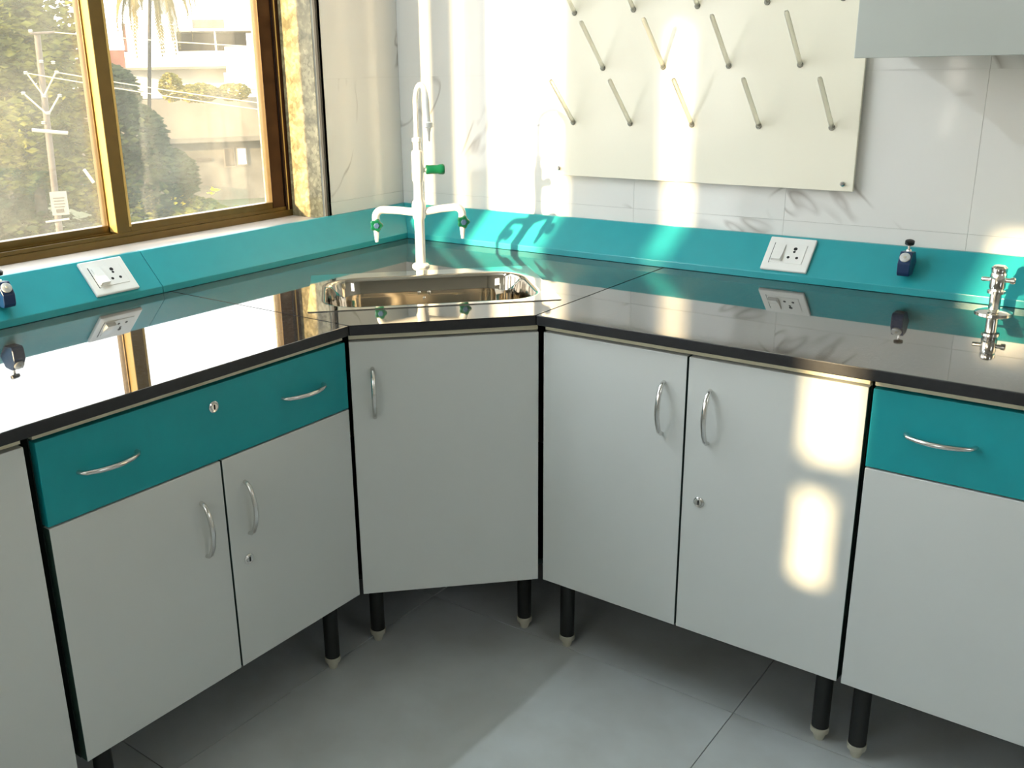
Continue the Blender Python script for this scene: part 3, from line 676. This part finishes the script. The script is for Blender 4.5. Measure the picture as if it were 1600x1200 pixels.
# ------------------------------------------------------------------ wall cabinet
WC = thing('wall_cabinet', 'pale grey wall cabinet hanging right of the peg board', 'cabinet', (1.84, -0.15, 1.289))
b = BM(); bx(b, 1.392, 1.408, -0.281, -0.001, 1.291, 1.99); bx(b, 2.272, 2.288, -0.281, -0.001, 1.291, 1.99); bx(b, 1.408, 2.272, -0.281, -0.001, 1.291, 1.307); bx(b, 1.408, 2.272, -0.281, -0.001, 1.974, 1.99); bx(b, 1.408, 2.272, -0.012, -0.001, 1.307, 1.974)
obj('carcass', b, 'cabgrey', WC)
obj('door', box(1.383, 1.839, -0.300, -0.282, 1.285, 1.992), 'cabgrey', WC, bevel=0.0012)
obj('door', box(1.842, 2.292, -0.300, -0.282, 1.285, 1.992), 'cabgrey', WC, bevel=0.0012)

# ------------------------------------------------------------------ outdoors
GZ = -8.0
struct('ground', box(-140, -0.5, -60, 140, GZ-0.2, GZ), 'ground')
P0 = Vector((-57.59, 43.37, 0)); FD = Vector((-0.79395, 0.60798, 0)); FR = Vector((0.60798, 0.79395, 0))
def fb(bm, u0, u1, z0, z1, d0, d1):
    c = P0 + FR*(u0+u1)/2 + FD*(d0+d1)/2 + Z*(z0+z1)/2
    return obox(bm, c, FR, FD, Z, (u1-u0)/2, (d1-d0)/2, (z1-z0)/2)
HB = thing('apartment_building', 'sunlit white and beige building beyond the window, with a flat roof canopy', 'building', P0 + Z*GZ)
obj('lower_wall', fb(BM(), -9, 9, GZ, -0.6, 1.2, 8), 'render_grey', HB)
obj('beige_band', fb(BM(), -7, 9, -3.3, -0.55, 0, 1.2), 'render_beige', HB)
obj('ledge', fb(BM(), -7, 9, -3.62, -3.3, -0.3, 1.2), 'render_grey', HB)
obj('terrace_wall', fb(BM(), -9, 4.2, -0.55, 1.5, 4, 8), 'render_white', HB)
obj('balcony_slab', fb(BM(), -6.1, 4.4, 1.5, 1.68, 1.6, 8), 'render_beige', HB)
obj('parapet', fb(BM(), -4.6, 4.4, 1.68, 2.74, 1.7, 1.95), 'render_white', HB)
obj('corner_pier', fb(BM(), 2.4, 4.5, 0.0, 3.0, 1.0, 1.6), 'render_white', HB)
obj('pier_base', fb(BM(), 2.2, 6.5, -0.55, 1.2, 1.2, 2.2), 'render_white', HB)
obj('brick_wall', fb(BM(), -7.2, -4.6, 1.68, 2.9, 1.8, 6), 'brick', HB)
obj('penthouse_wall', fb(BM(), -4.4, -0.9, 1.68, 4.6, 2.6, 7), 'render_white', HB)
obj('brick_edge', fb(BM(), -4.6, -4.4, 1.68, 4.7, 2.5, 7), 'brick', HB)
obj('dark_recess', fb(BM(), -0.9, 4.2, 1.68, 4.15, 5.0, 7), 'shade_and_print', HB)
obj('canopy', fb(BM(), -0.9, 5.0, 4.1, 4.28, 1.5, 7), 'render_white', HB)
obj('canopy_post', fb(BM(), 1.75, 1.87, 2.7, 4.1, 1.8, 1.95), 'render_white', HB)
obj('roof_tank', fb(BM(), 0.3, 2.6, 4.28, 4.95, 3, 6), 'render_grey', HB)
obj('right_wing', fb(BM(), 5.2, 9, -0.6, 5.0, 0.8, 8), 'render_beige', HB)
for u0, u1, z0, z1, mm in ((1.7, 2.35, -5.5, -4.25, 'shade_and_print'), (2.65, 3.25, -5.4, -4.25, 'bluepane')):
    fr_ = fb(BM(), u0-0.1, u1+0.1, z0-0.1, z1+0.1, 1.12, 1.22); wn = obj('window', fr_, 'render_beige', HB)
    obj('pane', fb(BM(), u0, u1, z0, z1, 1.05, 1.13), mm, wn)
obj('vent_slot', fb(BM(), -0.4, 0.7, -5.1, -4.85, 1.1, 1.25), 'shade_and_print', HB)

def leaves(name, blobs, n, size, m, parent=None, seed=1, flat=0.0):
    rnd = random.Random(seed); vs = []; fs = []
    wts = [b_[3] for b_ in blobs]
    for i in range(n):
        c, rad, _, _ = rnd.choices([(b_[0], b_[1], b_[2], b_[3]) for b_ in blobs], wts)[0]
        while True:
            p = Vector((rnd.uniform(-1, 1), rnd.uniform(-1, 1), rnd.uniform(-1, 1)))
            if 0.25 < p.length < 1: break
        p = p.normalized()*(p.length**0.5)
        p = Vector(c) + Vector((p.x*rad[0], p.y*rad[1], p.z*rad[2]))
        a = Vector((rnd.gauss(0, 1), rnd.gauss(0, 1), rnd.gauss(0, 1))).normalized(); s, t, _ = basis(a)
        k = size*rnd.uniform(0.6, 1.4); i0 = len(vs)
        if parent is not None: p = p - origin(parent)
        vs += [p - s*k, p - t*k*0.45 + a*k*0.15, p + s*k, p + t*k*0.45 + a*k*0.15]; fs.append((i0, i0+1, i0+2, i0+3))
    me = bpy.data.meshes.new(name); me.from_pydata([tuple(v) for v in vs], [], fs); me.materials.append(M[m])
    o = bpy.data.objects.new(name, me); C.objects.link(o); o.parent = parent; o['kind'] = 'stuff'
    return o
def tree(label, base, trunk_top, blobs, n, size, m, seed, name='leafy_tree', group=None):
    t = thing(name, label, 'tree', (base[0], base[1], GZ), group)
    leaves('foliage', blobs, n, size, m, t, seed)
    b_ = Vector(base); tp_ = Vector(trunk_top); bm = BM()
    tube(bm, [(base[0], base[1], GZ), b_.lerp(tp_, 0.5)+Vector((0.15, -0.1, 0)), tp_], [0.28, 0.2, 0.1], 10)
    obj('trunk', bm, 'bark', t, smooth=True); return t
tree('large yellow-green tree behind the utility pole, left pane of the window', (-28.6, 14.6, GZ), (-28.6, 14.6, 1),
     [((-29.2, 13.9, 2.6), (2.0, 2.0, 1.9), 0, 3), ((-28.4, 15.4, 1.2), (1.5, 1.5, 1.6), 0, 2), ((-29.0, 14.3, -0.6), (2.0, 1.9, 1.8), 0, 3), ((-28.2, 15.9, -1.6), (1.3, 1.3, 1.5), 0, 2), ((-28.3, 15.9, 3.2), (1.3, 1.3, 1.3), 0, 1)], 12000, 0.17, 'leaf', 3)
tree('broad dark tree standing behind the yellow-green one', (-38.0, 18.0, GZ), (-38.0, 18.0, 1), [((-39.5, 16.5, 2.5), (3.2, 3.2, 3.6), 0, 3), ((-37.6, 19.6, 1.6), (2.0, 2.0, 2.6), 0, 2), ((-39.0, 17.0, -2.6), (3.6, 3.6, 3.0), 0, 3)], 11000, 0.24, 'leaf2', 13)
tree('green tree beyond the window left of the pole, at the frame edge', (-31.0, 10.6, GZ), (-31.0, 10.6, 1),
     [((-31.0, 10.5, 2.0), (2.4, 2.4, 2.6), 0, 3), ((-30.6, 10.8, -1.4), (2.4, 2.4, 2.0), 0, 3)], 5000, 0.18, 'leaf', 4)
tree('dark green tree directly behind the window mullion', (-27.3, 17.3, GZ), (-27.3, 17.3, 0),
     [((-27.5, 17.0, 0.6), (0.9, 0.9, 1.0), 0, 1), ((-27.2, 17.3, -0.9), (1.2, 1.2, 1.3), 0, 2), ((-26.9, 17.8, -2.2), (1.5, 1.5, 1.2), 0, 2)], 6500, 0.15, 'leaf2', 5)
tree('pale yellow shrub growing over the roof terrace of the building', (-54.6, 41.6, GZ), (-54.8, 41.4, GZ+0.3),
     [((-56.0, 40.2, 0.3), (0.8, 0.8, 1.0), 0, 1), ((-54.9, 41.6, -0.1), (1.5, 1.5, 0.65), 0, 2), ((-53.4, 43.4, -0.1), (1.2, 1.2, 0.6), 0, 1)], 2600, 0.16, 'leaf3', 6, name='terrace_shrub')
BS = thing('flowering_bush', 'low green bush with yellow flowers at the foot of the window view', 'bush', (-26.4, 18.4, GZ))
leaves('foliage', [((-27.4, 17.0, -3.6), (1.4, 1.4, 1.2), 0, 2), ((-26.2, 18.6, -3.9), (1.5, 1.5, 1.1), 0, 2), ((-25.0, 20.0, -4.2), (1.5, 1.5, 1.0), 0, 2), ((-26.4, 18.4, -6.0), (2.8, 2.8, 1.6), 0, 2)], 6500, 0.14, 'leaf', BS, 7)
leaves('flower_heads', [((-26.0, 18.0, -2.85), (0.35, 0.35, 0.15), 0, 2), ((-26.9, 17.2, -3.0), (0.2, 0.2, 0.2), 0, 1), ((-25.4, 18.9, -2.6), (0.3, 0.3, 0.15), 0, 1)], 46, 0.10, 'flower', BS, 8)
B2 = thing('low_bush', 'dull green scrub below the utility pole', 'bush', (-28.6, 14.0, GZ))
leaves('foliage', [((-28.8, 14.2, -4.0), (2.2, 2.2, 1.1), 0, 2), ((-29.2, 11.8, -4.2), (2.2, 2.2, 1.2), 0, 2), ((-28.8, 13.6, -6.2), (3.0, 3.0, 1.5), 0, 2), ((-30.5, 13.0, -3.2), (2.4, 2.4, 1.2), 0, 2)], 7500, 0.16, 'leaf2', B2, 9)

# palm
PC = Vector((-34.6, 24.1, 5.2)); PM = thing('palm_tree', 'sunlit palm with drooping fronds at the top of the window', 'tree', (PC.x, PC.y, GZ))
bm = BM(); tube(bm, [(PC.x-1.2, PC.y-1.9, GZ), (PC.x-0.35, PC.y-0.5, 0), (PC.x, PC.y, PC.z)], [0.10, 0.08, 0.07], 10); obj('trunk', bm, 'bark', PM, smooth=True)
rnd = random.Random(11)
for k in range(20):
    az = 2*PI*k/20 + rnd.uniform(-0.15, 0.15); L_ = rnd.uniform(2.3, 3.0); up = rnd.uniform(0.0, 1.0)
    h = Vector((math.cos(az), math.sin(az), 0)); sd = Z.cross(h); pts = []
    for j in range(9):
        t = j/8; pts.append(PC + h*(L_*0.62*math.sin(t*PI/2*1.05)) + Z*(up*t*1.6 - 3.4*t*t*(0.75+0.25*(1-up))))
    bm = BM()
    tube(bm, pts, [0.03*(1-0.8*i/8) for i in range(9)], 5)
    for j in range(1, 40):
        t = j/40*8; i = min(int(t), 7); p = pts[i].lerp(pts[i+1], t-i); d = (pts[i+1]-pts[i]).normalized(); ln = 0.55*math.sin(PI*(0.12+0.85*j/40))
        for sg in (-1, 1):
            q1 = p + (sd*sg*0.7 + d*0.5 - Z*0.7).normalized()*ln; wv = d*0.06
            bm.faces.new([bm.verts.new(v) for v in (p-wv, p+wv, q1+wv*0.2, q1-wv*0.2)])
    obj('frond', bm, 'palmleaf', PM)

# utility pole
PT, PBt = Vector((-15.39, 7.73, 2.03)), Vector((-15.56, 7.47, GZ))
UP = thing('utility_pole', 'rusty utility pole with crossarms and insulators outside the window', 'pole', PBt)
obj('post', tube(BM(), [PBt, PT], [0.075, 0.055], 10), 'pole', UP, smooth=True)
rt = Vector((0.54, 0.84, 0)); 
def pp(x, z): return PT.lerp(PBt, (PT.z-z)/(PT.z-PBt.z)) + rt*x + Vector((0.84, -0.54, 0))*0.08
def bar(name, a, b_, rad, m, par=UP): return obj(name, tube(BM(), [a, b_], rad, 8), m, par)
bar('crossarm', pp(-0.12, 2.0), pp(0.30, 2.02), 0.022, 'pole')
bar('brace', pp(-0.24, 1.32), pp(0.0, 0.92), 0.014, 'wire'); bar('brace', pp(0.24, 1.32), pp(0.0, 0.92), 0.014, 'wire')
bar('brace', pp(-0.34, 0.98), pp(0.02, 0.60), 0.016, 'ceramic'); bar('brace', pp(0.26, 0.92), pp(0.06, 0.62), 0.016, 'ceramic')
bar('lower_crossarm', pp(-0.27, 0.33), pp(0.34, 0.25), 0.034, 'ceramic')
bar('small_bracket', pp(-0.22, -1.36), pp(0.20, -1.33), 0.02, 'ceramic')
for x, z in ((-0.10, 2.04), (0.02, 1.52), (0.22, 1.50), (-0.26, 1.33), (0.26, 1.33), (0.0, 0.92), (-0.34, 0.98), (0.27, 0.92), (0.04, 0.62), (-0.06, 0.45)):
    obj('insulator', lathe(BM(), pp(x, z), Z, [(-0.03, 0.02), (-0.015, 0.04), (0.0, 0.025), (0.012, 0.042), (0.03, 0.02)], 10), 'ceramic', UP, smooth=True)
sg = BM(); obox(sg, pp(0.06, -1.02)+Vector((0.84, -0.54, 0))*0.05, rt, Vector((0.84, -0.54, 0)), Z, 0.15, 0.012, 0.22); sp_ = obj('notice_plate', sg, 'sign', UP, label='small white notice plate')
for k in range(4):
    sg = BM(); obox(sg, pp(0.06, -0.92+0.0-0.055*k)+Vector((0.84, -0.54, 0))*0.066, rt, Vector((0.84, -0.54, 0)), Z, 0.10-0.01*(k % 2), 0.003, 0.008); obj('printed_line', sg, 'shade_and_print', sp_)
sg = BM(); obox(sg, pp(0.06, -1.16)+Vector((0.84, -0.54, 0))*0.066, rt, Vector((0.84, -0.54, 0)), Z, 0.07, 0.003, 0.035); obj('printed_emblem', sg, 'shade_and_print', sp_)
bar('lamp_arm', pp(0.55, -0.42), pp(0.70, -0.68), 0.03, 'ceramic')
def wire(label, pts_):
    a, b_ = Vector(pts_[0]), Vector(pts_[1]); L_ = (b_-a).length
    ps = [a.lerp(b_, t/12) - Z*(0.25*4*(t/12)*(1-t/12)) for t in range(13)]
    o = obj('overhead_wire', tube(BM(), ps, 0.011, 6), 'wire'); tag(o, label, 'wire', 'overhead wires from the utility pole')
wd = Vector((2.47, 3.48, -0.58))
a = pp(-0.26, 1.33); wire('lower pale wire running right from the pole', (a, a + wd*3.2))
a = pp(0.26, 1.33); wire('pale wire running right, just above the lowest one', (a, a + Vector((2.18, 2.96, -0.44))*3.2))
a = pp(0.28, 2.02); wire('topmost pale wire running right from the pole head', (a, a + Vector((2.3, 3.2, -0.10))*3.2))
